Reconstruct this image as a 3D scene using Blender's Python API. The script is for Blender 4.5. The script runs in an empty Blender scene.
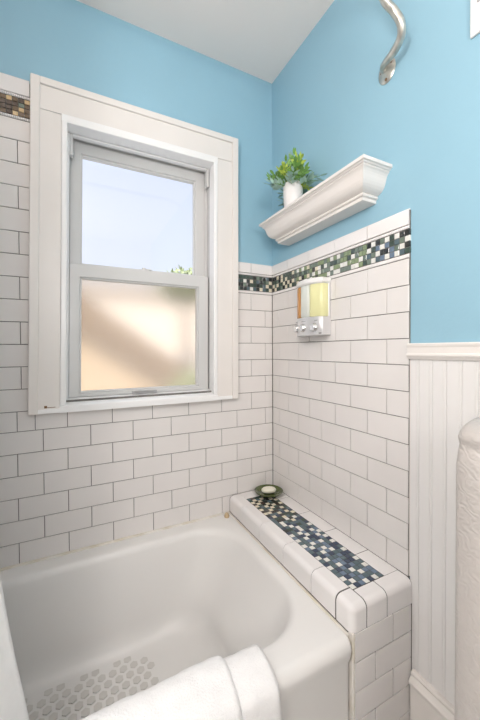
import bpy, bmesh, math, random
from mathutils import Vector, Matrix, noise
random.seed(7)
C = bpy.context.scene.collection
ZO = 1.435                     # height of the tile datum (underside of the mosaic border) above the floor
# ------------------------------------------------------------------ camera
F, YAW, PIT, ROL = 329.76, .4709, -.0169, -.0053
cam_d = bpy.data.cameras.new('camera'); cam = bpy.data.objects.new('camera', cam_d); C.objects.link(cam)
fw = Vector((math.sin(YAW)*math.cos(PIT), math.cos(YAW)*math.cos(PIT), math.sin(PIT)))
rt = Vector((math.cos(YAW), -math.sin(YAW), 0)); up = rt.cross(fw)
r2 = rt*math.cos(ROL)+up*math.sin(ROL); u2 = -rt*math.sin(ROL)+up*math.cos(ROL)
M4 = Matrix((r2, u2, -fw)).transposed().to_4x4(); M4.translation = Vector((-.8795, -1.3757, -.2657+ZO))
cam.matrix_world = M4
cam_d.sensor_fit = 'HORIZONTAL'; cam_d.sensor_width = 36; cam_d.lens = F/480*36
cam_d.shift_x = 0; cam_d.shift_y = -4.82/480; cam_d.clip_start = .02
bpy.context.scene.camera = cam
# ------------------------------------------------------------------ world, lights, exposure
sc = bpy.context.scene
sc.view_settings.view_transform = 'Standard'; sc.view_settings.look = 'None'
sc.view_settings.gamma = 1; sc.view_settings.use_curve_mapping = False
sc.view_settings.exposure = 0.14
w = bpy.data.worlds.new('sky'); sc.world = w; w.use_nodes = True
nt = w.node_tree; bg = nt.nodes['Background']
tc = nt.nodes.new('ShaderNodeTexCoord'); sp = nt.nodes.new('ShaderNodeSeparateXYZ'); cr = nt.nodes.new('ShaderNodeValToRGB')
nt.links.new(tc.outputs['Generated'], sp.inputs[0]); nt.links.new(sp.outputs['Z'], cr.inputs[0]); nt.links.new(cr.outputs[0], bg.inputs[0])
cr.color_ramp.elements[0].position = 0.0; cr.color_ramp.elements[0].color = (.80, .85, 1, 1)
cr.color_ramp.elements[0].position = .15
cr.color_ramp.elements[1].position = .45; cr.color_ramp.elements[1].color = (.72, .79, 1.0, 1)
e3 = cr.color_ramp.elements.new(.8); e3.color = (2.2, 2.5, 3.0, 1)
bg.inputs[1].default_value = 1.0
def light(name, kind, loc, energy, color=(1, 1, 1), rot=(0, 0, 0), **kw):
    d = bpy.data.lights.new(name, kind); o = bpy.data.objects.new(name, d); C.objects.link(o)
    o.location = loc; o.rotation_euler = rot; d.energy = energy; d.color = color
    for k, v in kw.items(): setattr(d, k, v)
    return o
sun = light('sun', 'SUN', (0, 0, 9), 3.6, (1, .93, .82), (math.radians(42), 0, math.radians(-28)), angle=.01)
portal = light('window_portal', 'AREA', (-.6, .16, .06+ZO), 1, (1, 1, 1), (math.radians(-90), 0, 0), shape='RECTANGLE', size=.62, size_y=1.05)
portal.data.cycles.is_portal = True
fill_area_l = light('added_fill_area', 'AREA', (-.95, -2.42, .30+ZO), 22, (1, .95, .925), (math.radians(125), 0, 0), shape='RECTANGLE', size=.9, size_y=.35)  # added fill light from behind the camera, brightens room and ceiling
fill_point_l = light('added_fill_point', 'POINT', (-1.34, -1.36, .42+ZO), 27, (1, .95, .925), shadow_soft_size=.12)  # added soft fill light, out of view, evens out ceiling and beadboard

# ------------------------------------------------------------------ materials
def mat(name, col, rough=.5, metal=0, bump=0, bscale=40, var=0, vscale=3, spec=.5, trans=0, coat=0, sss=0, col2=None, detail=3):
    m = bpy.data.materials.new(name); m.use_nodes = True; n = m.node_tree; p = n.nodes['Principled BSDF']
    p.inputs['Base Color'].default_value = (*col, 1); p.inputs['Roughness'].default_value = rough
    p.inputs['Metallic'].default_value = metal; p.inputs['Specular IOR Level'].default_value = spec
    p.inputs['Transmission Weight'].default_value = trans; p.inputs['Coat Weight'].default_value = coat
    if sss: p.inputs['Subsurface Weight'].default_value = sss; p.inputs['Subsurface Radius'].default_value = (.01, .01, .01)
    t = n.nodes.new('ShaderNodeTexCoord')
    if var or col2:
        ns = n.nodes.new('ShaderNodeTexNoise'); ns.inputs['Scale'].default_value = vscale; ns.inputs['Detail'].default_value = detail
        n.links.new(t.outputs['Object'], ns.inputs['Vector'])
        r = n.nodes.new('ShaderNodeValToRGB'); r.color_ramp.elements[0].position = .35; r.color_ramp.elements[1].position = .65
        c2 = col2 or tuple(max(0, c*(1-var)) for c in col)
        r.color_ramp.elements[0].color = (*c2, 1); r.color_ramp.elements[1].color = (*col, 1)
        n.links.new(ns.outputs['Fac'], r.inputs[0]); n.links.new(r.outputs[0], p.inputs['Base Color'])
    if bump:
        nb = n.nodes.new('ShaderNodeTexNoise'); nb.inputs['Scale'].default_value = bscale; nb.inputs['Detail'].default_value = 4
        b = n.nodes.new('ShaderNodeBump'); b.inputs['Strength'].default_value = bump; b.inputs['Distance'].default_value = .002
        n.links.new(t.outputs['Object'], nb.inputs['Vector']); n.links.new(nb.outputs['Fac'], b.inputs['Height']); n.links.new(b.outputs[0], p.inputs['Normal'])
    return m
BLUE = mat('blue_wall_paint', (.30, .52, .64), .5, bump=.25, bscale=60, var=.04, vscale=2)
CEIL = mat('ceiling_paint', (.94, .86, .81), .8, bump=.15, bscale=30)
TILE = mat('white_glazed_tile', (.79, .765, .745), .16, bump=.08, bscale=14, var=.03, vscale=6)
CAPT = mat('white_cap_tile', (.83, .81, .80), .15, bump=.05, bscale=14)
GROUT = mat('grey_grout', (.20, .19, .175), .9, var=.4, vscale=25)
DGROUT = mat('dark_grout', (.07, .065, .06), .9)
TRIM = mat('white_trim_paint', (.80, .765, .73), .36, bump=.12, bscale=25, var=.03, vscale=5)
BRITE = mat('bright_white_paint', (.87, .87, .865), .3)
VINYL = mat('grey_white_vinyl', (.62, .62, .61), .4)
BOARD = mat('white_beadboard_paint', (.80, .79, .775), .4, bump=.1, bscale=20, var=.03)
ENAM = mat('tub_enamel', (.80, .79, .77), .36, var=.02, vscale=3)
GRIP = mat('grip_pattern', (.65, .635, .605), .6)
TERRY = mat('white_terry', (.88, .875, .87), .95, bump=1.0, bscale=260, var=.04, vscale=30)
CURT = mat('white_liner', (.84, .84, .83), .35, bump=.7, bscale=35, spec=.5, var=.04, vscale=20)
NICKEL = mat('aged_painted_metal', (.66, .64, .58), .3, metal=.75, var=.3, vscale=30, bump=.2, bscale=50)
RUST = mat('rusty_screw', (.16, .10, .055), .7, metal=.3)
CHROME = mat('chrome', (.78, .78, .78), .14, metal=1)
SILVER = mat('silver_plastic', (.72, .72, .73), .28, metal=.5)
WPLAST = mat('white_plastic', (.84, .84, .83), .3)
GREYP = mat('grey_plastic', (.42, .42, .42), .4)
SHAD = mat('grey_mark', (.35, .35, .36), .5)
AMBER = mat('amber_liquid', (.62, .30, .09), .15, sss=.3)
MILK = mat('clear_white_liquid', (.70, .73, .68), .15, sss=.3)
YELL = mat('yellow_green_liquid', (.76, .75, .42), .15, sss=.3)
POT = mat('white_ceramic', (.80, .78, .77), .45)
SOIL = mat('potting_soil', (.08, .06, .04), .95)
LEAF1 = mat('yellow_green_leaf', (.52, .66, .10), .45, var=.3, vscale=40)
LEAF2 = mat('green_leaf', (.20, .40, .09), .45, var=.3, vscale=40)
LEAF3 = mat('silvery_leaf', (.42, .62, .52), .5, var=.25, vscale=40)
DISH = mat('olive_glass', (.075, .10, .025), .12, coat=.5)
SOAP = mat('cream_soap', (.80, .78, .66), .4, sss=.2)
RUBBER = mat('beige_rubber', (.52, .40, .24), .5)
CAULK = mat('aged_caulk', (.78, .75, .70), .6, col2=(.66, .60, .50), vscale=18)
RAD = mat('radiator_paint', (.49, .46, .435), .4)
FLOOR = mat('floor_hex_tile', (.70, .69, .67), .3, var=.1, vscale=30)
CHIP = mat('bare_wood_chip', (.20, .11, .05), .9)
# scroll relief on the radiator
n = RAD.node_tree; pr_ = n.nodes['Principled BSDF']; tx = n.nodes.new('ShaderNodeTexCoord'); wv = n.nodes.new('ShaderNodeTexWave')
wv.wave_type = 'RINGS'; wv.inputs['Scale'].default_value = 26; wv.inputs['Distortion'].default_value = 14; wv.inputs['Detail'].default_value = 2; wv.inputs['Detail Scale'].default_value = 1.6
bmp = n.nodes.new('ShaderNodeBump'); bmp.inputs['Strength'].default_value = .3; bmp.inputs['Distance'].default_value = .0025
n.links.new(tx.outputs['Object'], wv.inputs['Vector']); n.links.new(wv.outputs['Fac'], bmp.inputs['Height']); n.links.new(bmp.outputs[0], pr_.inputs['Normal'])
# panes
def clear_glass():
    m = bpy.data.materials.new('clear_pane'); m.use_nodes = True; n = m.node_tree; n.nodes.clear()
    o = n.nodes.new('ShaderNodeOutputMaterial'); t = n.nodes.new('ShaderNodeBsdfTransparent'); g = n.nodes.new('ShaderNodeBsdfGlossy')
    g.inputs['Roughness'].default_value = .02; x = n.nodes.new('ShaderNodeMixShader'); x.inputs[0].default_value = .03
    n.links.new(t.outputs[0], x.inputs[1]); n.links.new(g.outputs[0], x.inputs[2]); n.links.new(x.outputs[0], o.inputs[0]); return m
def frosted():
    m = bpy.data.materials.new('frosted_pane'); m.use_nodes = True; n = m.node_tree; n.nodes.clear()
    o = n.nodes.new('ShaderNodeOutputMaterial'); r = n.nodes.new('ShaderNodeBsdfRefraction'); r.inputs['Roughness'].default_value = .22; r.inputs['IOR'].default_value = 1.35
    r.inputs['Color'].default_value = (.98, .95, .90, 1)
    t = n.nodes.new('ShaderNodeBsdfTranslucent'); t.inputs[0].default_value = (.92, .89, .84, 1)
    x = n.nodes.new('ShaderNodeMixShader'); x.inputs[0].default_value = .15
    tc = n.nodes.new('ShaderNodeTexCoord'); ns = n.nodes.new('ShaderNodeTexNoise'); ns.inputs['Scale'].default_value = 220
    b = n.nodes.new('ShaderNodeBump'); b.inputs['Strength'].default_value = .5; b.inputs['Distance'].default_value = .001
    n.links.new(tc.outputs['Object'], ns.inputs['Vector']); n.links.new(ns.outputs['Fac'], b.inputs['Height']); n.links.new(b.outputs[0], r.inputs['Normal'])
    n.links.new(r.outputs[0], x.inputs[1]); n.links.new(t.outputs[0], x.inputs[2]); n.links.new(x.outputs[0], o.inputs[0]); return m
GLASS = clear_glass(); FROST = frosted()

# ------------------------------------------------------------------ mesh helpers (coordinates: x, y, z above tile datum)
class MB:
    def __init__(s): s.v = []; s.f = []; s.m = []; s.sm = []; s.wn = False
    def add(s, vs, fs, mi=0, smooth=False):
        b = len(s.v); s.v += [tuple(v) for v in vs]
        for f in fs: s.f.append(tuple(b+i for i in f)); s.m.append(mi); s.sm.append(smooth)
        return s
    def box(s, x0, x1, y0, y1, z0, z1, mi=0):
        x0, x1 = sorted((x0, x1)); y0, y1 = sorted((y0, y1)); z0, z1 = sorted((z0, z1))
        return s.add([(x, y, z) for z in (z0, z1) for y in (y0, y1) for x in (x0, x1)],
              [(0, 2, 3, 1), (4, 5, 7, 6), (0, 1, 5, 4), (2, 6, 7, 3), (0, 4, 6, 2), (1, 3, 7, 5)], mi)
    def rbox(s, x0, x1, y0, y1, z0, z1, r=.003, seg=2, pick=None, mi=0):
        bm = bmesh.new(); bmesh.ops.create_cube(bm, size=1)
        for v in bm.verts: v.co = Vector((x0 if v.co.x < 0 else x1, y0 if v.co.y < 0 else y1, z0 if v.co.z < 0 else z1))
        es = [e for e in bm.edges if pick is None or pick((e.verts[0].co+e.verts[1].co)/2)]
        bmesh.ops.bevel(bm, geom=es, offset=r, segments=seg, affect='EDGES', profile=.5)
        bm.verts.index_update(); s.add([v.co for v in bm.verts], [[v.index for v in f.verts] for f in bm.faces], mi, True); bm.free(); s.wn = True; return s
    def loft(s, rings, mi=0, cap0=False, cap1=False, closed=True, smooth=True):
        b = len(s.v); n = len(rings[0])
        for r in rings: s.v += [tuple(p) for p in r]
        for i in range(len(rings)-1):
            for j in range(n if closed else n-1):
                k = (j+1) % n
                s.f.append((b+i*n+j, b+i*n+k, b+(i+1)*n+k, b+(i+1)*n+j)); s.m.append(mi); s.sm.append(smooth)
        if cap0: s.f.append(tuple(b+j for j in reversed(range(n)))); s.m.append(mi); s.sm.append(False)
        if cap1: s.f.append(tuple(b+(len(rings)-1)*n+j for j in range(n))); s.m.append(mi); s.sm.append(False)
        return s
    def lathe(s, prof, c, n=32, sx=1, sy=1, mi=0, axis='z', rot=0):
        rings = []
        for r, h in prof:
            ring = []
            for j in range(n):
                a = 2*math.pi*j/n; p = (r*math.cos(a)*sx, r*math.sin(a)*sy)
                p = (p[0]*math.cos(rot)-p[1]*math.sin(rot), p[0]*math.sin(rot)+p[1]*math.cos(rot))
                if axis == 'z': q = (c[0]+p[0], c[1]+p[1], c[2]+h)
                elif axis == 'x': q = (c[0]-h, c[1]+p[0], c[2]+p[1])
                else: q = (c[0]+p[0], c[1]+h, c[2]+p[1])
                ring.append(q)
            rings.append(ring)
        return s.loft(rings, mi, cap0=prof[0][0] > 0, cap1=prof[-1][0] > 0)
    def build(s, name, mats, parent=None, smooth=False, auto=None):
        me = bpy.data.meshes.new(name)
        base = Vector((0, 0, 0))
        me.from_pydata([(v[0], v[1], v[2]+ZO) for v in s.v], [], s.f)
        if not isinstance(mats, (list, tuple)): mats = [mats]
        for m in mats: me.materials.append(m)
        for p, mi, sm in zip(me.polygons, s.m, s.sm): p.material_index = mi; p.use_smooth = sm or smooth
        bm = bmesh.new(); bm.from_mesh(me); bmesh.ops.remove_doubles(bm, verts=bm.verts, dist=1e-6)
        bmesh.ops.recalc_face_normals(bm, faces=bm.faces); bm.to_mesh(me); bm.free()
        fl_ = [p.use_smooth for p in me.polygons]
        if any(fl_):
            me.set_sharp_from_angle(angle=math.radians(auto or 48))
            for p, q in zip(me.polygons, fl_): p.use_smooth = q
        o = bpy.data.objects.new(name, me); C.objects.link(o)
        if s.wn:
            md = o.modifiers.new('weighted', 'WEIGHTED_NORMAL'); md.weight = 100; md.keep_sharp = True
        if parent:
            o.parent = parent; o.matrix_parent_inverse = Matrix.Translation(-parent.location) if parent.type == 'EMPTY' else Matrix()
        else:
            pass
        return o
def tag(o, label=None, cat=None, group=None, kind=None):
    if label: o['label'] = label
    if cat: o['category'] = cat
    if group: o['group'] = group
    if kind: o['kind'] = kind
    return o
def thing(name, loc, label, cat):
    o = bpy.data.objects.new(name, None); C.objects.link(o); o.location = (loc[0], loc[1], loc[2]+ZO); o.empty_display_size = .05
    return tag(o, label, cat)
def struct(o): o['kind'] = 'structure'; return o
def tube(mb, pts, rad, n=14, mi=0):
    P = [Vector(p) for p in pts]; rings = []; prev = None
    rs = rad if isinstance(rad, (list, tuple)) else [rad]*len(P)
    for i, p in enumerate(P):
        t = (P[min(i+1, len(P)-1)]-P[max(i-1, 0)]).normalized()
        a = prev if prev is not None else (Vector((0, 0, 1)) if abs(t.z) < .9 else Vector((1, 0, 0)))
        u = (a - t*a.dot(t)).normalized(); v = t.cross(u); prev = u
        rings.append([p+(u*math.cos(2*math.pi*j/n)+v*math.sin(2*math.pi*j/n))*rs[i] for j in range(n)])
    return mb.loft(rings, mi, True, True)
def spline(pts, k=8):
    P = [Vector(p) for p in pts]; P = [P[0]*2-P[1]]+P+[P[-1]*2-P[-2]]; out = []
    for i in range(1, len(P)-2):
        for j in range(k):
            t = j/k; a, b, c, d = P[i-1:i+3]
            out.append(.5*((2*b)+(c-a)*t+(2*a-5*b+4*c-d)*t*t+(3*b-a-3*c+d)*t**3))
    out.append(P[-2]); return out
H = .0785; FL = -ZO; CE = 1.034
# ------------------------------------------------------------------ room shell
m = MB()
m.box(-1.92, -.905, .008, .15, FL, CE); m.box(-.297, .12, .008, .15, FL, CE)
m.box(-.905, -.297, .008, .15, FL, -.48); m.box(-.905, -.297, .008, .15, .575, CE)
wall_back = struct(m.build('wall_back', BLUE))
wall_right = struct(MB().box(.008, .12, -2.7, .008, FL, CE).build('wall_right', BLUE))
wall_left = struct(MB().box(-1.92, -1.80, -2.7, .008, FL, CE).build('wall_left', BOARD))
wall_front = struct(MB().box(-1.80, .008, -2.7, -2.58, FL, CE).build('wall_front', BOARD))
struct(MB().box(-1.92, .12, -2.7, .15, FL-.1, FL).build('floor', FLOOR))
struct(MB().box(-1.92, .12, -2.7, .15, CE, CE+.25).build('ceiling', CEIL))

# ------------------------------------------------------------------ tiling
BK = lambda u, v, d: (-u, .008-d, v)       # back wall: u = distance left of the corner
RT = lambda u, v, d: (.008-d, -u, v)       # right wall: u = distance towards the room
FR = lambda u, v, d: (-u, -.747-d, v)      # end face of the tiled ledge
def tile(mb, f, u0, u1, v0, v1, t=.008, b=.0013, mi=0, jit=.0003):
    if u1-u0 < .004 or v1-v0 < .004: return
    k = min(b, (u1-u0)/3, (v1-v0)/3); j = [random.uniform(-jit, jit) for _ in range(4)]
    R = []
    for ins, d in ((0, 0), (0, t-k), (k*.3, t-k*.3), (k, t)):
        R.append([f(u0+ins, v0+ins, d+(j[0] if d == t else 0)), f(u1-ins, v0+ins, d+(j[1] if d == t else 0)),
                  f(u1-ins, v1-ins, d+(j[2] if d == t else 0)), f(u0+ins, v1-ins, d+(j[3] if d == t else 0))])
    b0 = len(mb.v); mb.loft(R, mi, smooth=False); mb.f.append((b0+12, b0+13, b0+14, b0+15)); mb.m.append(mi); mb.sm.append(False)
def field(mb, f, rows, off, W, u0, u1, z0=None, z1=None, gap=.0022, start=0.):
    for k in rows:
        a, b = start-(k+1)*H, start-k*H
        if z0 is not None: a = max(a, z0)
        if z1 is not None: b = min(b, z1)
        o = off(k) % W; x = o-W
        while x < u1:
            tile(mb, f, max(x, u0)+gap/2, min(x+W, u1)-gap/2, a+gap/2, b-gap/2); x += W
W_, V_ = .1559, .1513
offb = lambda k: .0404+(W_/2 if k % 2 == 0 else 0)
offr = lambda k: .1325+(V_/2 if k % 2 == 1 else 0)
m = MB()
field(m, BK, range(0, 7), offb, W_, 0, .2)                       # right of the window
field(m, BK, [6], offb, W_, .195, 1.0, z1=-.485)                  # strip under the casing
field(m, BK, range(-8, 6), lambda k: 1.0396-.1559*5+(W_/2 if k % 2 else 0), W_, 1.0, 1.80, z1=.5355, start=-.008)
field(m, BK, [6], offb, W_, 1.0, 1.80, z1=-6*H-.008)
field(m, BK, range(7, 13), offb, W_, 0, 1.80, z0=-1.019)
t_b = m.build('subway_tiles', TILE, wall_back)
g = MB(); g.box(-1.80, .008, .0035, .008, -1.03, -.45); g.box(-.19, .008, .0035, .008, -.46, .14); g.box(-1.8, -1.0, .0035, .008, -.46, .672)
g.build('grout', GROUT, wall_back)
m = MB(); field(m, RT, range(0, 12), offr, V_, .002, .739)
m.build('subway_tiles', TILE, wall_right)
g = MB(); g.box(.0035, .008, -.7385, .008, -.95, .14); g.build('grout', GROUT, wall_right)
# mosaic borders; palettes change by position, painting the tint of the light into them
DK = [mat('mosaic_'+nm, c, .12, coat=.3) for nm, c in (('black', (.03, .035, .035)), ('dark_green', (.055, .085, .07)), ('grey_green', (.17, .22, .18)), ('cream', (.76, .70, .55)), ('white', (.80, .80, .76)),
      ('leaf_green', (.24, .31, .17)), ('slate_blue', (.10, .15, .17)), ('mid_blue', (.15, .21, .29)), ('brown', (.15, .10, .055)), ('tan', (.62, .45, .24)), ('navy', (.045, .065, .11)), ('umber', (.075, .05, .035)))]
def mosaic(mb, f, u0, v0, nu, nv, p, chooser, t=.007, pv=None):
    pv = pv or p; last = {}
    for i in range(nu):
        for j in range(nv):
            c = chooser(i, j, i/nu)
            near = (last.get((i-1, j)) in (3, 4, 9)) + (last.get((i, j-1)) in (3, 4, 9))
            while c in (3, 4, 9) and near and random.random() < (.45 if chooser is pick_l else .85): c = chooser(i, j, i/nu)
            if not near and random.random() < .22: c = 9 if chooser is pick_l else (3 if i/nu < .4 else 4)
            last[(i, j)] = c
            tile(mb, f, u0+i*p+.0009, u0+(i+1)*p-.0009, v0+j*pv+.0009, v0+(j+1)*pv-.0009, t, .0012, c, .0003)
def liner(mb, f, u0, u1, v0, v1):
    p = .0062; n = int((u1-u0)/p)
    q = (v0+v1)/2; hh = (v1-v0)/2
    for i in range(n): tile(mb, f, u0+i*p+.0003, u0+(i+1)*p-.0003, v0+.001, v1-.001, .0085, .0022, 0, .0002)
pick_b = lambda i, j, t: random.choice([0, 1, 1, 2, 6, 1, 3, 3, 0])
def pick_r(i, j, t):
    if t < .25: return random.choice([0, 0, 1, 2, 3, 3, 1])
    if t < .45: return random.choice([1, 2, 5, 3, 4, 0, 2])
    if t < .78: return random.choice([5, 5, 2, 1, 5, 4, 4, 2])
    return random.choice([0, 2, 6, 4, 4, 1, 7, 2])
pick_l = lambda i, j, t: random.choice([8, 8, 11, 9, 3, 9, 11, 2])
pm = .0176
m = MB(); mosaic(m, BK, .0, .0145, 12, 4, pm, pick_b); m.build('mosaic_border', DK, wall_back)
m = MB(); mosaic(m, BK, 1.0, .5475, 46, 4, pm, pick_l, pv=.0157); m.build('mosaic_border', DK, wall_back)
m = MB(); mosaic(m, RT, .001, .0145, 42, 4, pm, pick_r); m.build('mosaic_border', DK, wall_right)
m = MB(); liner(m, BK, .0, .20, .0005, .0135); liner(m, BK, 0, .2, .0858, .0965); liner(m, BK, 1., 1.8, .5365, .547); liner(m, BK, 1., 1.8, .611, .621)
m.build('ridged_liner', CAPT, wall_back)
m = MB(); liner(m, RT, .0, .739, .0005, .0135); liner(m, RT, 0, .739, .0858, .0965); m.build('ridged_liner', CAPT, wall_right)
def caps(mb, f, W, off, u0, u1, v0, v1):
    x = off-W
    while x < u1:
        a, b = max(x, u0)+.0013, min(x+W, u1)-.0013
        if b-a > .004:
            R = []
            for (v, d) in ((v0, 0), (v0, .008), (v0+.001, .0095), (v1-.008, .0095), (v1-.004, .0085), (v1-.001, .005), (v1, 0)):
                R.append([f(a, v, d), f(b, v, d)])
            L = [r[0] for r in R]; Q = [r[1] for r in R]; mb.loft([L, Q], 0, True, True)
        x += W
m = MB(); caps(m, BK, W_, .0404+W_/2, 0, .195, .0975, .1455); caps(m, BK, W_, .0404, 1.0, 1.8, .622, .681); m.build('bullnose_cap', CAPT, wall_back)
m = MB(); caps(m, RT, V_, .1325, .001, .740, .0975, .1455); m.build('bullnose_cap', CAPT, wall_right)
m = MB(); m.rbox(.004, .0085, -.7435, -.7385, -.94, -.29, .001); m.build('tile_edge_caulk', TRIM, wall_right)
# ------------------------------------------------------------------ beadboard, chair rail, baseboard
m = MB(); y = -.7435; ys = [-.771]
while ys[-1] > -2.55: ys.append(ys[-1]-.0388)
edges = [-.7435]+ys
for a, b in zip(edges[:-1], edges[1:]):
    prof = [(a, .0), (a-.0010, -.0025), (b+.0085, -.0025), (b+.0078, -.0012), (b+.0070, -.0012), (b+.0062, -.0025), (b+.002, -.0025), (b+.0010, .0)]
    m.loft([[(d+.004, yy, z) for yy, d in prof] for z in (-1.25, -.285)], 0, closed=False, smooth=False)
m.box(.004, .008, -2.58, -.7435, -1.25, -.285)
struct(m.build('trim_beadboard', BOARD))
m = MB()
prof = [(.008, -.296), (-.003, -.296), (-.006, -.290), (-.009, -.288), (-.0105, -.284), (-.009, -.280), (-.006, -.278), (-.006, -.262), (-.008, -.258), (-.0085, -.253), (-.006, -.250), (.008, -.250)]
m.loft([[(x, yy, z) for x, z in prof] for yy in (-.738, -2.58)], 0, True, True, smooth=False)
struct(m.build('trim_chair_rail', TRIM))
m = MB()
prof = [(.008, FL), (-.014, FL), (-.014, -1.246), (-.017, -1.242), (-.0215, -1.236), (-.0215, -1.229), (-.016, -1.222), (-.010, -1.216), (-.012, -1.209), (-.008, -1.203), (.008, -1.203)]
m.loft([[(x, yy, z) for x, z in prof] for yy in (-.757, -2.58)], 0, True, True, smooth=False)
struct(m.build('baseboard_right', TRIM))
# ------------------------------------------------------------------ window
XL, XR, ZB, ZT = -.912, -.300, -.462, .574
win = struct(bpy.data.objects.new('window_1', None)); C.objects.link(win); win.location = (-.6, 0, ZO)
def lean(mb):      # the old casing stands slightly out of plumb
    for i, (x, y, z) in enumerate(mb.v):
        t = (z+.49)/1.175; a = -1.0195+.0233*t; b = -.2023+.0071*t; mb.v[i] = (a+(b-a)*(x+1.0085)/.810, y, z)
    return mb
def wpart(mb, nm, mt, par=win, **k): return lean(mb).build(nm, mt, par, **k)
CL, CR, CT = -1.0085, -.1985, .690
m = MB()
m.rbox(CL+.004, XL, -.023, .008, -.488, .5797, .002); m.rbox(XR, CR-.004, -.023, .008, -.488, .5797, .002)
m.rbox(CL+.004, CR-.004, -.0232, .008, .5805, CT-.003, .002); m.rbox(XL, XR, -.023, .008, -.488, -.470, .002); m.box(XL-.01, XR+.01, -.018, .004, .568, .60)
wpart(m, 'casing', TRIM)
m = MB()
m.rbox(CL, CL+.030, -.030, .008, -.490, CT, .004); m.rbox(CR-.030, CR, -.030, .008, -.490, CT, .004); m.rbox(CL+.028, CR-.028, -.030, .008, CT-.026, CT, .004)
wpart(m, 'back_band', TRIM)
m = MB()   # stops lining the opening and the sloped sill
for (a, b) in ((XL, XL+.020), (XR-.018, XR)):
    m.rbox(a, b, -.026, .032, ZB-.003, ZT, .004)
m.rbox(XL-.0006, XR+.0006, -.0266, .0326, ZT-.020, ZT+.009, .003)
m.rbox(XL, XR, .036, .056, .550, .580, .002); m.rbox(XL+.010, XL+.026, .034, .039, ZB, .56, .001)
wpart(m, 'stop_molding', BRITE)
m = MB(); m.box(XL-.0, XL+.012, .02, .15, ZB-.01, ZT); m.box(XR-.012, XR, .02, .15, ZB-.01, ZT); m.box(XL, XR, .02, .15, ZT-.012, ZT+.005)
m.box(XL+.018, XL+.03, .10, .15, ZB, ZT); m.box(XR-.03, XR-.018, .10, .15, ZB, ZT); m.box(XL, XR, .10, .15, ZT-.03, ZT)
m.box(XL+.010, XL+.022, .078, .082, ZB, ZT); m.box(XR-.022, XR-.010, .078, .082, ZB, ZT)
wpart(m, 'jamb_track', VINYL)
m = MB(); m.loft([[(x, -.030, -.490), (x, -.030, -.4685), (x, -.027, -.4655), (x, .04, -.4475), (x, .15, -.4475), (x, .15, -.49)] for x in (XL, XR)], 0, True, True, smooth=False)
m.rbox(CL+.028, CR-.028, -.027, .008, -.4895, -.474, .002)
wpart(m, 'sill', BRITE)
def sash(nm, x0, x1, z0, z1, gx0, gx1, gz0, gz1, y0, y1, glass):
    m = MB()
    m.rbox(x0, gx0, y0, y1, z0, z1, .003); m.rbox(gx1, x1, y0, y1, z0, z1, .003)
    m.rbox(gx0-.004, gx1+.004, y0, y1, z0, gz0, .003); m.rbox(gx0-.004, gx1+.004, y0, y1, gz1, z1, .003)
    # glazing bead
    b = .006; ya = y0+.006
    for q in ((gx0-.001, gx0+b, gz0, gz1), (gx1-b, gx1+.001, gz0, gz1), (gx0, gx1, gz0-.001, gz0+b), (gx0, gx1, gz1-b, gz1+.001)):
        m.rbox(q[0], q[1], ya, y1, q[2], q[3], .002)
    s = wpart(m, nm, VINYL)
    lean(MB().box(gx0+.001, gx1-.001, (y0+y1)/2-.001, (y0+y1)/2+.002, gz0+.001, gz1-.001)).build('pane', glass, s)
    return s
lo = sash('lower_sash', -.885, -.318, -.4468, .068, -.848, -.366, -.431, .018, .040, .072, FROST)
us = sash('upper_sash', -.886, -.314, .03, .566, -.846, -.366, .077, .513, .084, .112, GLASS)
m = MB(); m.rbox(-.66, -.56, .030, .042, -.4465, -.434, .002); m.rbox(-.655, -.565, .024, .034, -.437, -.433, .001); m.build('lift_handle', GREYP, lo)
m = MB(); m.rbox(-.625, -.585, .045, .070, .068, .073, .0015); m.rbox(-.612, -.572, .050, .060, .073, .078, .002); m.lathe([(.008, 0), (.008, .010), (.005, .012)], (-.605, .056, .070), 16); m.build('sash_lock', VINYL, lo)
m = MB(); m.rbox(-.886, -.874, .034, .06, .475, .555, .002); m.rbox(-.329, -.317, .034, .06, .475, .555, .002); wpart(m, 'track_stop', VINYL)
m = MB()
for i in range(5): m.add([(-.957+i*.004, -.0227, -.4705), (-.951+i*.004, -.0227, -.4702), (-.950+i*.004, -.0227, -.4665+.002*(i % 2)), (-.956+i*.004, -.0227, -.4665)], [(0, 1, 2, 3)])
m.box(-.960, -.951, -.0236, -.0222, -.4705, -.462); m.box(-.951, -.925, -.0236, -.0222, -.4695, -.4675)
wpart(m, 'paint_chip', CHIP)
m = MB(); m.box(-.972, XL-.0, -.0234, -.0225, .5795, .5807); wpart(m, 'miter_joint', GREYP)
# ------------------------------------------------------------------ tiled ledge at the tub end
LT = -.942; LX = -.2385; LY = -.752
led = thing('tiled_ledge', (-.12, -.4, FL), 'white tiled ledge with a dark mosaic strip at the end of the tub', 'ledge')
m = MB(); m.rbox(LX+.0015, .0035, LY+.0015, .002, FL, LT-.0015, .018, 5, pick=lambda c: (c.z > -1.0 and c.x < -.2) or (c.z > -1.0 and c.y < -.7) or (c.x < -.2 and c.y < -.7))
m.build('grout_core', DGROUT, led)
m = MB(); rr = .019; gp = .0012
ycuts = [-.004, -.1212, -.2793, -.4354, -.5857, -.690]
TB = -1.012
for a, b in zip(ycuts[:-1], ycuts[1:]):
    m.rbox(LX, -.1865, b+gp, a-gp, TB, LT, rr, 5, pick=lambda c: c.z > -.96 and c.x < -.23)
m.rbox(LX, -.1865, LY, -.6925-gp, TB, LT, rr, 5, pick=lambda c: (c.z > -.96 and c.x < -.23) or (c.z > -.96 and c.y < -.745) or (c.x < -.23 and c.y < -.745))
for a, b in ((-.1865+3.2*gp, -.107), (-.107+3*gp, -.001)):
    m.rbox(a, b, LY, -.704, TB, LT, rr, 5, pick=lambda c: c.z > -.96 and c.y < -.745)
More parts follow.
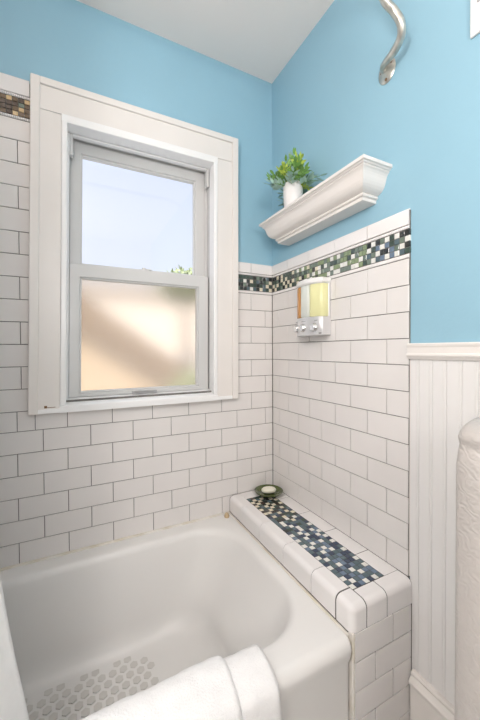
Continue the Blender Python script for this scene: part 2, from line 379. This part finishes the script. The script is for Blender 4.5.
yw = [-.001, -.135, -.286, -.437, -.588, -.703]
for a, b in zip(yw[:-1], yw[1:]): m.rbox(-.0565, .0015, b+gp, a-gp, LT-.008, LT, .002, 2)
m.rbox(-.185, -.058, -.064, -.002, LT-.008, LT, .002, 2)
m.build('bullnose_tile', CAPT, led)
TPF = lambda u, v, d: (-.1845+v, -u, LT-.008+d)
def pick_t(i, j, t):  # dark to blue drift along the ledge imitates the changing light on it
    if random.random() < .26: return 3 if t < .3 else 4
    if t < .25: return random.choice([0, 0, 1, 6, 11])
    if t < .5: return random.choice([0, 6, 6, 10, 1])
    return random.choice([6, 7, 7, 10, 10, 6])
m = MB(); mosaic(m, TPF, .067, .0, 35, 7, .0181, pick_t, t=.0078); m.build('mosaic_strip', DK, led)
g = MB().box(-.186, -.058, -.703, -.066, LT-.006, LT-.0025); g.build('mosaic_grout', mat('mosaic_grout', (.45, .45, .44), .9), led)
m = MB()
FR2 = lambda u, v, d: (-u, LY+.006-d, v)
base = -1.0125; rows = [(-1.0125-H*i, -1.0125-H*(i+1)) for i in range(6)]
for i, (zt, zb) in enumerate(rows):
    js = [.0035, .0815, .2285] if i % 2 == 0 else [.0035, .0035+.0, .1515, .2285]
    js = sorted(set(js))
    for a, b in zip(js[:-1], js[1:]): tile(m, FR2, a+.0016, b-.0016, max(zb, FL)+.0016, zt-.0016, .0075)
m.build('end_face_tiles', TILE, led)
m = MB(); m.rbox(-.2365, -.2275, LY-.001, LY+.02, FL, TB, .003, 3); m.build('end_caulk', CAULK, led)
# ------------------------------------------------------------------ bathtub
def rrect(x0, x1, y0, y1, r, z, K=14, M=16):
    pts = []
    for (cx, cy, a0) in ((x1-r, y1-r, 0), (x0+r, y1-r, 90), (x0+r, y0+r, 180), (x1-r, y0+r, 270)):
        for k in range(K+1):
            a = math.radians(a0+90*k/K); pts.append(Vector((cx+r*math.cos(a), cy+r*math.sin(a), z)))
    out = []; n = K+1
    for q in range(4):
        seg = pts[q*n:(q+1)*n]; nx = pts[((q+1) % 4)*n]; out += seg
        for k in range(1, M): out.append(seg[-1].lerp(nx, k/M))
    return out
TX0, TX1, TY0, TY1, RZ = -1.798, -.2395, -.757, -.001, -1.0195
R = [rrect(TX0, TX1, TY0+.012, TY1, .008, FL), rrect(TX0, TX1, TY0+.012, TY1, .008, -1.09), rrect(TX0, TX1, TY0+.004, TY1, .010, -1.068)]
for a in range(0, 91, 15):
    t = math.radians(a); R.append(rrect(TX0, TX1, TY0+.028*(1-math.cos(t)), TY1, .010, RZ-.03+.03*math.sin(t)))
def opening(e, z, r=.17): return rrect(-1.70+e*1.2, -.268-e*1.35, -.672+e, -.066-e, r, z)
R.append(opening(-.012, RZ+.0005, .175))
for e, z in ((0, RZ-.0008), (.006, RZ-.004), (.012, RZ-.012), (.016, RZ-.024)): R.append(opening(e, z))
for t in (.12, .25, .4, .55, .7, .82): R.append(rrect(-1.68+.16*t, -.29-.17*t**1.2, -.656+.035*t, -.082-.045*t, .165-.03*t, RZ-.024-.26*t))
for t in (.15, .35, .55, .75, 1):
    s = math.sin(t*math.pi/2); c = 1-math.cos(t*math.pi/2)
    R.append(rrect(-1.549+.09*c, -.424-.15*c, -.627+.05*c, -.119-.045*c, .14, RZ-.237-.10*s))
R.append(rrect(-1.3, -.75, -.5, -.25, .1, RZ-.340)); 
tub = thing('bathtub', (-1.0, -.38, FL), 'white enamel bathtub set under the window', 'bathtub')
m = MB(); m.loft(R, 0, False, True); m.build('tub_shell', ENAM, tub)
m = MB()
zb = RZ-.3375
for i in range(24):
    for j in range(10):
        x = -1.34+i*.0345+(j % 2)*.01725; y = -.172-j*.0300
        if x > -.64 or (j in (0, 9) and i % 3 == 1): continue
        if -.66 < x and j % 3 == 0: continue
        r_ = .0138
        tp = [(x+r_*math.cos(k*math.pi/3+.52), y+r_*math.sin(k*math.pi/3+.52), zb+.0009) for k in range(6)]
        bt = [(p[0], p[1], zb-.004) for p in tp]
        m.loft([bt, tp], 0, False, True, smooth=False)
tag(m.build('grip_dots', GRIP, tub), 'pale grey hexagonal anti-slip dots')
m = MB()
tube(m, [(-1.79, -.003, RZ+.001), (-.24, -.003, RZ+.001)], .006, 8); tube(m, [(-.2405, -.006, RZ), (-.2405, -.74, RZ)], .0045, 8)
m.build('caulk_bead', CAULK, tub)
# ------------------------------------------------------------------ stopper, soap dish, soap
m = MB(); m.lathe([(.0105, 0), (.0115, .002), (.0115, .009), (.010, .012), (.0085, .0135), (.0085, .017), (.006, .019), (.0, .019)], (-.2685, -.036, RZ+.0005), 24)
tag(m.build('tub_stopper', RUBBER), 'small beige rubber stopper on the tub rim corner beside the ledge', 'stopper')
DC = (-.0725, -.0775, LT+.0003)
m = MB(); m.lathe([(.0, .002), (.026, .0), (.034, .001), (.045, .006), (.058, .013), (.0655, .019), (.066, .022), (.062, .0225), (.050, .014), (.034, .009), (.0, .008)], DC, 48, 1.0, 1.0)
tag(m.build('soap_dish', DISH), 'round olive green soap dish on the back end of the tiled ledge', 'soap dish')
m = MB(); pr = []
for k in range(13):
    a = math.radians(-90+15*k); pr.append((.030*math.cos(a)**.6 if abs(math.cos(a)) > 1e-6 else 0, .012*math.sin(a)))
m.lathe(pr, (DC[0], DC[1], DC[2]+.0235), 32, 1.15, .8, rot=-.3)
tag(m.build('soap_bar', SOAP), 'cream oval bar of soap lying in the green dish', 'soap')
# ------------------------------------------------------------------ towel over the tub front
def towel_layer(x0, x1, th, lift, inner, outer, seed, flare=0):
    path = []
    y_in, y_out = -.672, TY0
    # inner drop, over the rim, outer drop
    path += [(y_in+.030+lift*.6, RZ-inner), (y_in+.020+lift*.8, RZ-inner*.5), (y_in+.010+lift, RZ-.02), (y_in-.005, RZ+.012+lift), (y_in-.03, RZ+.022+lift*1.1), (-.73, RZ+.018+lift), (y_out-.003-lift*.4, RZ+.006+lift*.6), (y_out-.012-lift*.7, RZ-.02), (y_out-.014-lift*.8, RZ-.09), (y_out-.014-lift*.8, RZ-outer*.6), (y_out-.014-lift*.8, RZ-outer)]
    P = spline([(0, a, b) for a, b in path], 7); nx = 90; rings = []
    def pos(i, p, off):
        x = x0+(x1-x0)*i/nx
        k = noise.noise(Vector((x*9+seed, p.y*8, p.z*8)))*.006+noise.noise(Vector((x*38+seed, p.y*40, p.z*40)))*.002
        return x, k
    mb = MB(); n = len(P); verts = []
    N = []
    for j in range(n):
        t = (P[min(j+1, n-1)]-P[max(j-1, 0)]).normalized(); N.append(Vector((0, -t.z, t.y)))
    if N[n//3].z < 0: N = [-q for q in N]
    for i in range(nx+1):
        top = []; bot = []; edge = min(i, nx-i)/nx*(x1-x0); rnd = th*(1-max(0, 1-edge/.012)**2*.75)
        for j in range(n):
            x, k = pos(i, P[j], 0); below = max(0, RZ-P[j].z)
            x += flare*below*(i/nx)
            er = rnd*(1-.5*(j in (0, n-1)))
            top.append((x, *(P[j]+N[j]*(er+k+.001))[1:])); bot.append((x, *(P[j]+N[j]*(.0+k*.3))[1:]))
        rings.append(top+bot[::-1])
    mb.loft(rings, 0, True, True); return mb
tw = thing('bath_towel', (-.7, -.71, RZ), 'white terry bath towel folded over the front rim of the tub', 'towel')
towel_layer(-.98, -.478, .013, .000, .10, .36, 3.1, .03).build('towel_fold', TERRY, tw)
towel_layer(-.985, -.575, .010, .014, .09, .33, 8.7, .02).build('towel_fold', TERRY, tw)
# ------------------------------------------------------------------ curtain rod and liner
rod = thing('curtain_rod', (0, -.655, .603), 'bent metal shower curtain rod with a flange screwed to the blue wall', 'curtain rod')
pts = spline([(0.004, -0.652, 0.6), (-0.014, -0.6583, 0.6036), (-0.028, -0.6946, 0.6001), (-0.036, -0.7211, 0.6018), (-0.05, -0.7488, 0.6096), (-0.065, -0.7575, 0.6311), (-0.082, -0.7502, 0.6596), (-0.11, -0.7432, 0.6826), (-0.17, -0.737, 0.755), (-0.24, -0.737, 0.785), (-0.35, -0.737, 0.79), (-1.2, -0.737, 0.79), (-1.8, -0.737, 0.79)], 8)
rs = [.0080+.0032*min(1, i/20) for i in range(len(pts))]
m = tube(MB(), pts, rs, 18); m.build('rod', NICKEL, rod)
m = MB(); m.lathe([(.032, 0), (.033, .002), (.030, .005), (.020, .007), (.013, .010), (.0, .0105)], (.008, -.656, .600), 36, .95, 1.12, axis='x'); fl = m.build('wall_flange', NICKEL, rod)
for (a, b) in ((.0165, .003), (0, -.027), (-.0185, .0135), (.017, .024)):
    m = MB(); m.lathe([(.0048, 0), (.0048, .002), (.003, .0032), (0, .0034)], (.0035, -.656+a, .600+b), 12, axis='x'); m.build('screw', RUST, fl)
cur = thing('shower_curtain', (-1.3, -.68, .74), 'white shower curtain liner gathered at the left end of the tub', 'curtain')
def curtain():
    mb = MB(); nz = 60; nx = 150; rings = []
    for k in range(nz+1):
        z = .735-(.735+1.215)*k/nz; t = k/nz
        xr = -1.020+(-.62-z)*.13
        if -.62 < z: xr = -1.055+.035*max(0, (.735-z)/1.355)
        yc = -.735+.095*min(1, max(0, (.3-z)/1.0))
        row = []
        for i in range(nx+1):
            s = i/nx; x = -1.74+(xr+1.74)*s
            amp = .020+.012*t
            y = yc+amp*math.sin(s*46+.6*math.sin(t*3+s*9))+.008*noise.noise(Vector((s*20, 0, t*7)))
            if s > .96: y += (s-.96)*.3
            row.append(Vector((x+.006*noise.noise(Vector((s*9, 3, t*6))), y, z)))
        rings.append(row)
    for k in range(nz):
        pass
    mb.loft(rings, 0, closed=False); return mb
co = curtain().build('liner_sheet', CURT, cur)
sd = co.modifiers.new('thickness', 'SOLIDIFY'); sd.thickness = .0015
for i in range(11):
    x = -1.72+i*.065; m = MB()
    q = [(x, -.737+.023*math.sin(a*math.pi/9), .782-.005+.026*math.cos(a*math.pi/9)-.006) for a in range(19)]
    tube(m, q, .0018, 8); m.build('curtain_ring', CHROME, cur)
# ------------------------------------------------------------------ crown shelf and plant
m = MB(); o_z = [(o, .206+.097*q) for o, q in ((0, 0), (0, .10), (.003, .115), (.0065, .13), (.0075, .16), (.0065, .19), (.0055, .20), (.0055, .215), (.011, .235), (.018, .27), (.0245, .32), (.030, .39), (.034, .47), (.0365, .55), (.0385, .63), (.041, .70), (.045, .76), (.0495, .80), (.0495, .835), (.0535, .85), (.0555, .88), (.0605, .90), (.0605, 1))]
L = []
for o, z in o_z:
    d = .0545+o; a, b = -.615-o, -.132+o
    L.append([Vector((.008, a, z)), Vector((-d, a, z)), Vector((-d, b, z)), Vector((.008, b, z))])
m.loft(L, 0, True, True, smooth=False)
tag(m.build('wall_shelf', TRIM), 'white crown molding shelf on the blue wall above the tile', 'shelf')
pc = (-.062, -.258, .3035)
pl = thing('potted_plant', pc, 'small leafy green plant in a white pot on the crown molding shelf', 'plant')
m = MB(); m.lathe([(.030, 0), (.034, .002), (.0375, .03), (.0395, .06), (.040, .09), (.0395, .104), (.038, .1065), (.0365, .104), (.036, .095), (.0, .094)], pc, 36)
pt = m.build('pot', POT, pl); MB().lathe([(.0355, .0), (.0355, .0035), (.02, .006), (0, .007)], (pc[0], pc[1], pc[2]+.0935), 24).build('soil', SOIL, pt)
fo = MB(); st = MB(); rng = random.Random(4)
for s in range(78):
    az = rng.uniform(0, 2*math.pi); tilt = rng.uniform(.05, 1.6) if s > 3 else rng.uniform(0, .2); L_ = rng.uniform(.065, .118)+(.045 if s < 4 else 0)
    mi = 2 if (tilt > .95 and rng.random() < .65) or s < 2 else rng.choice([0, 0, 1, 1])
    d = Vector((math.cos(az)*math.sin(tilt), math.sin(az)*math.sin(tilt), math.cos(tilt)))
    if d.x > .5 and pc[0]+d.x*L_*1.2 > -.012: L_ = min(L_, .045)
    b = Vector((pc[0]+.018*d.x, pc[1]+.018*d.y, pc[2]+.09)); P = []
    droop = .4*math.sin(tilt)
    for k in range(7):
        t = k/6; P.append(b+d*L_*t+Vector((0, 0, -droop*L_*t*t*.55)))
    for q in P: q.x = min(q.x, -.006)
    tube(st, P, .0009, 5)
    for k in range(2, 7):
        for side in ((-1, 1) if k < 6 else (0,)):
            t = (P[min(k+1, 6)]-P[k-1]).normalized()
            sd_ = t.cross(Vector((rng.uniform(-.5, .5), rng.uniform(-.5, .5), 1))).normalized()
            dr = (t*.75+sd_*side*.9+Vector((rng.uniform(-.3, .3), rng.uniform(-.3, .3), rng.uniform(-.1, .4)))).normalized()
            nrm = dr.cross(sd_ if side else Vector((1, 0, 0))); nrm = nrm.normalized() if nrm.length > .01 else Vector((0, 0, 1)); wd = dr.cross(nrm).normalized()
            ln = rng.uniform(.022, .034)*(1.2 if mi == 2 else 1); wdt = ln*(.21 if mi != 2 else .18)
            A = P[k]; pts = []
            prof = [(0, 0), (.25, .8), (.5, 1), (.75, .7), (1, 0)]
            vs = []; 
            for f_, w_ in prof:
                c = A+dr*ln*f_+nrm*(-.004*f_*f_); 
                if c.x > -.004: c.x = -.004
                vs += [c+wd*wdt*w_, c-nrm*wdt*.25*w_, c-wd*wdt*w_]
                for q in vs[-3:]: q.x = min(q.x, .004)
            fs = []
            for q in range(4):
                fs += [(3*q, 3*q+1, 3*q+4, 3*q+3), (3*q+1, 3*q+2, 3*q+5, 3*q+4)]
            fo.add(vs, fs, mi, True)
st.build('stem', LEAF2, pl); fo.build('foliage', [LEAF1, LEAF2, LEAF3], pl)
# ------------------------------------------------------------------ soap dispenser
Y0, Y1 = -.413, -.252; YC, HW = (Y0+Y1)/2, (Y1-Y0)/2
def front(y, d0=.040, d1=.068): return -(d0+(d1-d0)*(1-abs((y-YC)/HW)**2.2))
def dseg(mb, ya, yb, z0, z1, back=.0, ins=0., r=.0, k=12, rz=.003):
    def loop(z, s):
        a, b = ya+s, yb-s; pts = [(back-.0, a, z)]
        for i in range(k+1):
            y = a+(b-a)*i/k; x = front(y)+ins+s
            e = min(y-a, b-y)
            x += max(0, r-e)**2/(2*r) if r > 0 else 0
            pts.append((x, y, z))
        pts.append((back, b, z)); return pts
    mb.loft([loop(z0, rz), loop(z0+rz, 0), loop(z1-rz, 0), loop(z1, rz)], 0, True, True, smooth=True); return mb
dp = thing('soap_dispenser', (-.03, YC, -.213), 'three-chamber wall soap dispenser with silver buttons on the tile below the mosaic border', 'soap dispenser')
MB().rbox(-.012, -.0005, Y0+.001, Y1-.001, -.212, .002, .003).build('back_plate', SILVER, dp)
dseg(MB(), Y0, Y1, -.213, -.141, back=-.001, k=30).build('base', SILVER, dp, auto=40)
dseg(MB(), Y0-.001, Y1+.001, -.016, .007, back=-.001, k=30, ins=-.002, rz=.006).build('lid', WPLAST, dp, auto=40)
third = (Y1-Y0)/3
for i, mt_, nm in ((0, YELL, 'yellow-green chamber'), (1, MILK, 'clear white chamber'), (2, AMBER, 'amber chamber')):
    a = Y0+third*i+.0012; b = Y0+third*(i+1)-.0012
    tag(dseg(MB(), a, b, -.1405, -.0165, back=-.012, ins=.002, r=.007).build('chamber', mt_, dp, auto=50), nm)
    yc = (a+b)/2; xf = front(yc)
    MB().lathe([(.0165, 0), (.0165, .004), (.0145, .006), (.0135, .013), (.0115, .0155), (0, .016)], (xf+.001, yc, -.183), 28, axis='x').build('button', CHROME, dp)
    mk = MB(); 
    for q in range(5): mk.box(xf-.0006, xf+.002, yc-.012+q*.005, yc-.0085+q*.005, -.158, -.1555)
    mk.build('button_marking', SHAD, dp)
MB().box(front(Y0+.012)-.0008, -.03, Y0+.004, Y0+.0135, -.2065, -.2035).build('release_slot', DGROUT, dp)
# ------------------------------------------------------------------ wall plate
wp = thing('wall_plate', (0, -.96, .56), 'white cover plate on the blue wall near the ceiling at the right', 'wall plate')
MB().rbox(.0, .008, -1.03, -.9, .495, .612, .003).build('plate', WPLAST, wp)
m = MB(); m.rbox(-.0012, .001, -1.02, -.910, .506, .601, .0008); m.build('raised_panel', WPLAST, wp)
MB().lathe([(.0042, 0), (.004, .0012), (0, .0015)], (-.0011, -.921, .568), 14, axis='x').build('screw', SHAD, wp)
# ------------------------------------------------------------------ radiator
ra = thing('radiator', (-.15, -1.1, FL), 'ornate off-white cast iron radiator against the beadboard', 'radiator')
def section(y0, y1):
    mb = MB(); xf, xb = -.262, -.055; zt = -.390
    prof = [(xb, FL+.05), (xb, zt-.10), (xb-.015, zt-.04), (xb-.05, zt-.006), ((xf+xb)/2, zt), (xf+.055, zt-.006), (xf+.03, zt-.012), (xf+.014, zt-.022), (xf+.006, zt-.034), (xf+.007, zt-.044), (xf+.011, zt-.051), (xf+.007, zt-.060), (xf+.001, zt-.085), (xf, zt-.12), (xf, FL+.2), (xf, FL+.09), (xf+.01, FL+.05)]
    c = Vector(((xf+xb)/2, 0, (zt+FL)/2)); rings = []
    r = .013; w = y1-y0
    area = -sum(prof[i-1][0]*prof[i][1]-prof[i][0]*prof[i-1][1] for i in range(len(prof)))
    for dy, s in ((0, 1), (r*.13, .5), (r*.5, .13), (r, 0), (w-r, 0), (w-r*.5, .13), (w-r*.13, .5), (w, 1)):
        q = s*r; ring = []
        for i, (x, z) in enumerate(prof):
            p0 = Vector(prof[i-1]); p1 = Vector(prof[(i+1) % len(prof)]); t = (p1-p0).normalized(); nn = Vector((t.y, -t.x))
            if area < 0: nn = -nn
            ring.append((x+nn.x*q, y0+dy, z+nn.y*q))
        rings.append(ring)
    mb.loft(rings, 0, True, True); return mb
for k in range(7):
    y1 = -1.018-k*.0585; section(y1-.050, y1).build('section', RAD, ra, auto=55)
for z in (-.50, FL+.14): tube(MB(), [(-.155, -1.03, z), (-.155, -1.40, z)], .022, 16).build('hub', RAD, ra)
for y in (-1.044, -1.395):
    for x in (-.235, -.085):
        m = MB(); m.lathe([(.022, 0), (.02, .012), (.013, .03), (.018, .07)], (x, y, FL), 16); m.build('foot', RAD, ra)
# ------------------------------------------------------------------ bodies for the two added fill lights, unseen behind the camera
cl = thing('added_fill_pendant', (-1.34, -1.36, CE), 'added white fill lamp hanging unseen behind the camera', 'lamp')
MB().lathe([(.05, 0), (.05, -.015), (.01, -.025), (0, -.025)], (-1.34, -1.36, CE), 32).build('fill_canopy', WPLAST, cl)
tube(MB(), [(-1.34, -1.36, CE-.02), (-1.34, -1.36, .61)], .004, 8).build('fill_cord', WPLAST, cl)
MB().lathe([(.012, .03), (.035, .0), (.04, -.02), (.03, -.02), (0, -.01)], (-1.34, -1.36, .60), 32).build('fill_holder', WPLAST, cl)
vl = thing('added_fill_box', (-.95, -2.58, .40), 'added long white fill lamp, unseen on the wall behind the camera', 'lamp')
MB().rbox(-1.42, -.48, -2.578, -2.44, .10, .50, .01).build('fill_housing', WPLAST, vl)
# ------------------------------------------------------------------ outside
SID = mat('cream_siding', (.88, .78, .69), .8, bump=.2, bscale=4); ROOF = mat('brown_roof', (.33, .22, .13), .9, var=.3, vscale=8); GRASS = mat('paved_yard', (.55, .52, .48), .9, var=.3, vscale=2); BARK = mat('bark', (.14, .09, .06), .9)
LEAFO = mat('tree_leaves', (.42, .46, .22), .6, var=.3, vscale=4)
struct(MB().box(-40, 40, .2, 60, FL-.5, FL-.4).build('ground', GRASS))
hs = thing('neighbour_house', (-1, 12, FL-.4), 'cream neighbouring house seen blurred through the frosted pane', 'house')
MB().box(-9.0, 7.5, 12, 16, FL-.4, 2.1).build('house_wall', SID, hs)
m = MB(); m.box(-9.3, 7.8, 11.6, 16.3, 2.1, 2.2); m.build('roof_edge', SID, hs)
sh = thing('garden_shed', (-1, 6.5, FL-.4), 'brown roofed shed seen blurred through the frosted pane', 'shed')
MB().loft([[(-2.2, yy, FL-.4), (1.6, yy, FL-.4), (1.6, yy, -1.32), (-2.2, yy, 1.2)] for yy in (6.7, 7.6)], 0, True, True, smooth=False).build('shed_wall', mat('beige_boards', (.66, .50, .34), .8), sh)
MB().loft([[(-2.4, yy, 1.30), (2.2, yy, -1.75), (2.2, yy, -1.15), (-2.4, yy, 2.15)] for yy in (6.4, 7.9)], 0, True, True, smooth=False).build('roof', ROOF, sh)
tr = thing('garden_tree', (2.5, 9.3, FL-.4), 'leafy green tree outside beyond the lower right of the upper pane', 'tree')
tube(MB(), [(2.5, 9.3, FL-.4), (2.52, 9.3, -.3), (2.5, 9.35, 1.9)], [.16, .13, .08], 12).build('trunk', BARK, tr)
m = MB(); rg = random.Random(2)
for k in range(2600):
    v = Vector((rg.gauss(0, 1), rg.gauss(0, 1), rg.gauss(0, 1))).normalized()*(rg.random()**.4)
    c = Vector((2.55+v.x*.9, 9.3+v.y*.9, 1.84+v.z*.55)); a = Vector((rg.uniform(-1, 1), rg.uniform(-1, 1), rg.uniform(-1, 1))).normalized(); b = a.orthogonal().normalized()
    m.add([c, c+a*.11+b*.045, c+a*.2, c+a*.11-b*.045], [(0, 1, 2, 3)])
m.build('crown', LEAFO, tr)
sb = thing('garden_shrub', (1.2, 4.5, FL-.4), 'yellow-green shrub blurred at the lower right of the frosted pane', 'shrub')
m = MB()
for k in range(1400):
    v = Vector((rg.gauss(0, 1), rg.gauss(0, 1), rg.gauss(0, 1))).normalized()*(rg.random()**.4)
    c = Vector((1.35+v.x*.75, 4.5+v.y*.6, -1.25+v.z*.70)); a = Vector((rg.uniform(-1, 1), rg.uniform(-1, 1), rg.uniform(-1, 1))).normalized(); b = a.orthogonal().normalized()
    m.add([c, c+a*.07+b*.03, c+a*.13, c+a*.07-b*.03], [(0, 1, 2, 3)])
m.build('leaves', LEAFO, sb)
tube(MB(), [(1.35, 4.5, FL-.4), (1.35, 4.5, -1.1)], [.04, .02], 8).build('stem', BARK, sb)
